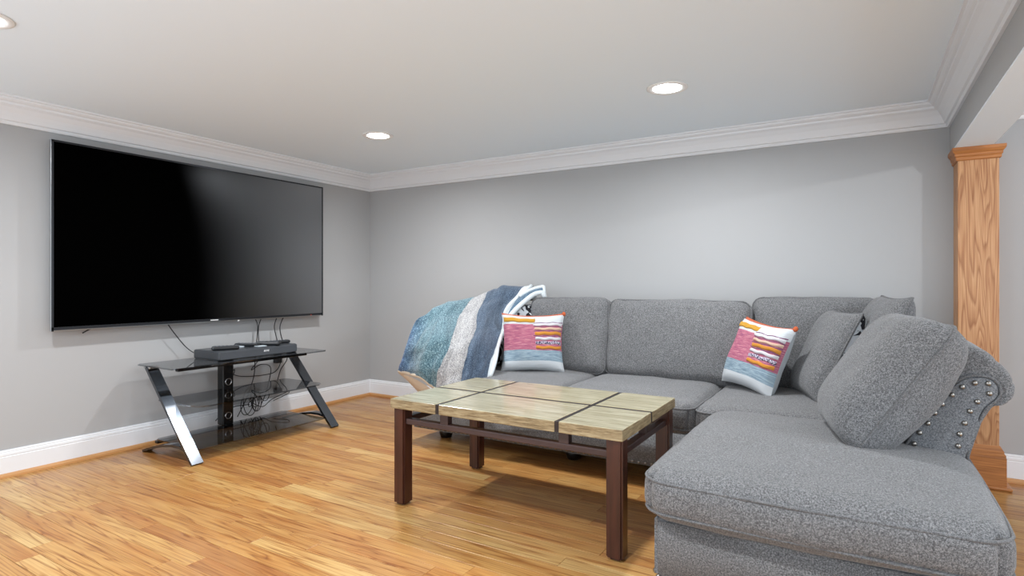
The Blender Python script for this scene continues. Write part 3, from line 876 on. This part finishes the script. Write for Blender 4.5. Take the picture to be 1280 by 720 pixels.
# frame back along the wall, then the back cushions
MB().from_bm(cushion_bm(1.30, 0.055, 0.27, 0.04, (0, 0.004, 0.0), 20, 0.003, 5), True, Matrix.Translation((-1.0, 3.69, 0.53))).build('back_frame', M['sofa'], so)
def back_cushion(cx, cy, z0, w, h, th, seed, tilt=-11, yaw=0, parent=so):
    mt = Matrix.Translation((cx, cy, z0)) @ Matrix.Rotation(math.radians(yaw), 4, 'Z') @ Matrix.Rotation(math.radians(tilt), 4, 'X') @ Matrix.Translation((0, 0, h / 2))
    o = MB().from_bm(cushion_bm(w / 2, th / 2, h / 2, 0.06, (0.004, 0.035, 0.012), 26, 0.010, seed), True, mt).build('back_cushion', M['sofa'], so)
    flip = Matrix.Rotation(math.pi / 2, 4, 'X')
    lp = [mt @ flip @ p for p in piping_loop(w / 2, h / 2, th / 2 - 0.025, 0.06, -0.004, seed=seed)]
    MB().tube(lp, 0.005, 6, closed=True).build('piping', M['piping'], o)
    return o
back_cushion(-1.665, 3.47, 0.41, 0.575, 0.49, 0.17, 11)
back_cushion(-0.96, 3.49, 0.41, 0.865, 0.485, 0.17, 12)
back_cushion(-0.225, 3.545, 0.41, 0.63, 0.51, 0.15, 13)

# ------------------------------------------------------------------ loose pillows
def pillow_fn(W, Hh, T, pinch=0.06, seed=0, side=1, pw=0.5, R=0.0):
    def fn(u, v):
        a, b = u * 2 - 1, v * 2 - 1
        x = W / 2 * a * (1 - pinch * (1 - b * b) * abs(a))
        z = Hh / 2 * b * (1 - pinch * (1 - a * a) * abs(b))
        if R > 0:
            q = plan_round(Vector((x, z, 0)), W / 2, Hh / 2, R); x, z = q.x, q.y
        th = (max(0, 1 - a ** 4) * max(0, 1 - b ** 4)) ** pw
        y = -side * T / 2 * th
        nz = noise.noise_vector(Vector((x * 9 + seed * 5, z * 9, side * 2 + seed)))
        wgt = min(1, th * 1.5)
        return (x + nz.x * 0.005 * wgt, y + nz.y * 0.010 * wgt, z + Hh / 2 + nz.z * 0.005 * wgt)
    return fn
def place(name, label, loc, yaw, tilt, roll=0, group=None):
    o = thing(name, label, 'pillow', loc, group)
    o.rotation_mode = 'XYZ'
    mt = Matrix.Rotation(math.radians(yaw), 3, 'Z') @ Matrix.Rotation(math.radians(tilt), 3, 'X') @ Matrix.Rotation(math.radians(roll), 3, 'Y')
    o.rotation_euler = mt.to_euler('XYZ')
    return o
def rim(fn, n=26):
    out = []
    for k in range(n): out.append(Vector(fn(k / n, 0)))
    for k in range(n): out.append(Vector(fn(1, k / n)))
    for k in range(n): out.append(Vector(fn(1 - k / n, 1)))
    for k in range(n): out.append(Vector(fn(0, 1 - k / n)))
    return out
def striped_pillow(label, loc, yaw, tilt, roll, W=0.40, Hh=0.39, T=0.15, seed=0):
    o = place('striped_pillow', label, loc, yaw, tilt, roll, 'striped pillows on the sofa')
    ff = pillow_fn(W, Hh, T, 0.10, seed, 1)
    MB().grid(ff, 30, 30).build('front_cover', M['stripe'], o, local=True)
    MB().grid(pillow_fn(W, Hh, T, 0.10, seed, -1), 24, 24).build('back_cover', M['pillow_back'], o, local=True)
    def band(u0, u1, v0, v1, mat, h=0.010, name='tufted_band'):
        def fn(u, v):
            uu = u0 + (u1 - u0) * u; vv = v0 + (v1 - v0) * v + 0.006 * math.sin(uu * 31 + v0 * 40)
            p = Vector(ff(uu, vv))
            k = (max(0, 1 - (2 * v - 1) ** 4) * max(0, 1 - (2 * u - 1) ** 16)) ** 0.5
            return p + Vector((0, -h * k + 0.002, 0))
        MB().grid(fn, 24, 6).build(name, M[mat], o, local=True)
    band(0.02, 0.54, 0.835, 0.925, 'mustard')
    band(0.50, 0.985, 0.765, 0.815, 'yarn_white')
    band(0.52, 0.985, 0.69, 0.735, 'yarn_peach')
    band(0.53, 0.985, 0.605, 0.665, 'mustard2')
    band(0.54, 0.985, 0.525, 0.575, 'yarn_white')
    band(0.54, 0.985, 0.455, 0.51, 'navy', 0.006)
    band(0.55, 0.985, 0.375, 0.43, 'mustard2')
    for vv in (0.825, 0.75, 0.675, 0.59): band(0.5, 0.99, vv - 0.008, vv + 0.008, 'purple', 0.004, 'thin_stripe')
    for uu in (0.99,):
        p = Vector(ff(uu, 0.99))
        MB().lathe([(0.003, -0.014), (0.011, -0.008), (0.012, 0.006), (0.004, 0.014)], (p.x, p.y, p.z), seg=10).build('corner_tassel', M['orange'], o, local=True)
    MB().tube([Vector(ff(k / 20, 1)) + Vector((0, 0.004, 0.0)) for k in range(21)], 0.0028, 6).build('top_edging', M['orange'], o, local=True)
    return o
striped_pillow('pink and mustard striped pillow beside the blue quilt, left end of sofa', (-1.785, 3.21, 0.43), 27, -14, 0, 0.41, 0.385, 0.15, 1)
striped_pillow('pink and mustard striped pillow leaning at the right of the sofa back', (-0.53, 3.27, 0.432), -38, -20, 7, 0.37, 0.385, 0.15, 2)

def plain_pillow(name, label, loc, yaw, tilt, roll, W, Hh, T, mat_f, mat_b, seed, pinch=0.05, pw=0.5, group=None, tb=None, R=0.0):
    o = place(name, label, loc, yaw, tilt, roll, group)
    ff = pillow_fn(W, Hh, T, pinch, seed, 1, pw, R)
    MB().grid(ff, 40, 40).build('front_cover', M[mat_f], o, local=True)
    MB().grid(pillow_fn(W, Hh, tb or T, pinch, seed, -1, pw, R), 40, 40).build('back_cover', M[mat_b], o, local=True)
    MB().tube(rim(ff), 0.0055, 6, closed=True).build('piping', M['piping'], o, local=True)
    return o
plain_pillow('patterned_pillow', 'black and white patterned pillow half hidden behind the quilt', (-2.0, 3.40, 0.43), 20, -14, 0, 0.44, 0.44, 0.15, 'bw', 'bw', 3)
plain_pillow('grey_pillow', 'square grey pillow with black and white patterned back beside striped pillow', (-0.25, 3.29, 0.43), -70, -25, 0, 0.42, 0.47, 0.15, 'sofa', 'bw', 4, tb=0.24)
plain_pillow('lounge_pillow', 'grey tweed back pillow leaning on right arm behind the largest one', (-0.045, 3.23, 0.41), -78, -20, 0, 0.48, 0.56, 0.17, 'sofa', 'sofa', 5)
plain_pillow('lounge_pillow', 'largest plump grey tweed pillow leaning on the nailhead arm', (-0.07, 2.49, 0.425), -78, -34, 0, 0.50, 0.525, 0.27, 'sofa', 'sofa', 6, 0.02, 0.43, R=0.05)

# ------------------------------------------------------------------ quilt draped over the left arm
q = thing('quilt', 'blue teal and cream striped quilt draped over left arm of sofa', 'blanket', (-2.2, 3.1, 0.43))
def from_pixel_frame(px, py, Y):       # builder shorthand: bearing and elevation as seen from the middle of the room
    tt = (px - 640) / 723; vv = (py - 354) / 723
    dx = -0.51653 + tt * 0.85627; dy = 0.85627 + tt * 0.51653
    k = Y / dy
    return Vector((k * dx, Y, 1 - k * vv))
QN = [
 [(523, 440, 3.05), (545, 425, 3.2), (575, 410, 3.45), (610, 395, 3.62), (640, 380, 3.66), (672, 375, 3.68)],
 [(521, 402, 2.90), (541, 388, 3.02), (572, 375, 3.24), (605, 366, 3.42), (632, 358, 3.54), (662, 358, 3.60)],
 [(514, 414, 2.84), (532, 405, 2.90), (560, 395, 3.02), (590, 388, 3.18), (617, 380, 3.32), (639, 384, 3.42)],
 [(507, 434, 2.79), (523, 428, 2.78), (550, 423, 2.81), (578, 418, 2.92), (606, 412, 3.08), (631, 407, 3.25)],
 [(501, 452, 2.76), (516, 452, 2.74), (540, 455, 2.73), (565, 456, 2.76), (594, 448, 2.88), (621, 438, 3.08)],
 [(497, 463, 2.75), (514, 469, 2.73), (537, 482, 2.72), (552, 496, 2.72), (584, 488, 2.76), (611, 471, 2.94)],
]
QV = [[from_pixel_frame(*p) for p in row] for row in QN]
def quilt_pt(u, v, push=0.0):
    row = [crom([QV[j][i] for j in range(6)], v) for i in range(6)]
    p = crom(row, u)
    n = (noise.noise_vector(Vector((u * 5, v * 5, 3.3))) * 0.020 + noise.noise_vector(Vector((u * 12, v * 7, 1.3))) * 0.014) * min(1, 0.25 + u * 4)
    fold = (0.013 * math.sin(u * 17 + v * 2.5) - 0.022 * math.exp(-((u - 0.36 - 0.05 * v) / 0.03) ** 2) * max(0, v - 0.45) * 2 - 0.014 * math.exp(-((u - 0.64 - 0.09 * v) / 0.02) ** 2)) * min(1, v * 2)
    d = Vector((0.35, -0.85, 0.3)).normalized()
    p = p + n + d * (fold + push)
    seam = min(min(abs(u * 5.5 - round(u * 5.5)), 0.14), min(abs(v * 4 + u * .8 - round(v * 4 + u * .8)), 0.14)) / 0.14
    return p + d * (0.008 * (seam - 1))
MB().grid(lambda u, v: quilt_pt(u, v), 70, 60).build('top_side', M['quilt'], q)
def under(u, v): return quilt_pt(u, v, -0.022)
MB().grid(under, 40, 36, uv=False).build('underside', M['quilt_back'], q)
edge = [quilt_pt(1, k / 40, -0.011) for k in range(8, 41)]
MB().tube(edge, 0.013, 8).build('hem', M['hem'], q)
edge = [quilt_pt(k / 40, 1, -0.011) for k in range(41)]
MB().tube(edge, 0.011, 8).build('hem', M['hem'] if False else M['quilt_back'], q)
# folded-back corner on top
F0 = [from_pixel_frame(*p) for p in ((634, 401, 3.30), (645, 388, 3.38), (658, 376, 3.46), (669, 368, 3.52), (679, 366, 3.56))]
F1 = [from_pixel_frame(*p) for p in ((638, 386, 3.38), (646, 374, 3.46), (657, 366, 3.52), (668, 361, 3.57), (680, 358, 3.60))]
def fold_pt(u, v, push=0.0):
    a = crom(F0, u); b = crom(F1, u)
    return a.lerp(b, v) + Vector((0, -1, 0.2)) * (0.012 * math.sin(v * math.pi) + push)
MB().grid(lambda u, v: fold_pt(u, v), 24, 8, uv=False).build('folded_corner', M['quilt'], q)
MB().tube([fold_pt(k / 24, 0.05, 0.004) for k in range(25)] + [from_pixel_frame(681, 372, 3.55)], 0.017, 8).build('hem', M['hem'], q)
MB().tube([fold_pt(k / 24, 1.0, 0.006) for k in range(8, 25)] + [from_pixel_frame(681, 372, 3.55)], 0.012, 8).build('hem', M['hem'], q)
# cream underside showing at the lower outer corner
G0 = [from_pixel_frame(*p) for p in ((498, 465, 2.78), (513, 471, 2.77), (530, 480, 2.77), (546, 492, 2.77))]
G1 = [from_pixel_frame(*p) for p in ((503, 469, 2.83), (514, 481, 2.83), (525, 492, 2.83), (533, 497, 2.83))]
MB().grid(lambda u, v: crom(G0, u).lerp(crom(G1, u), v) + Vector((0, -0.012 * math.sin(v * math.pi), 0)), 16, 6, uv=False).build('turned_edge', M['quilt_back'], q)
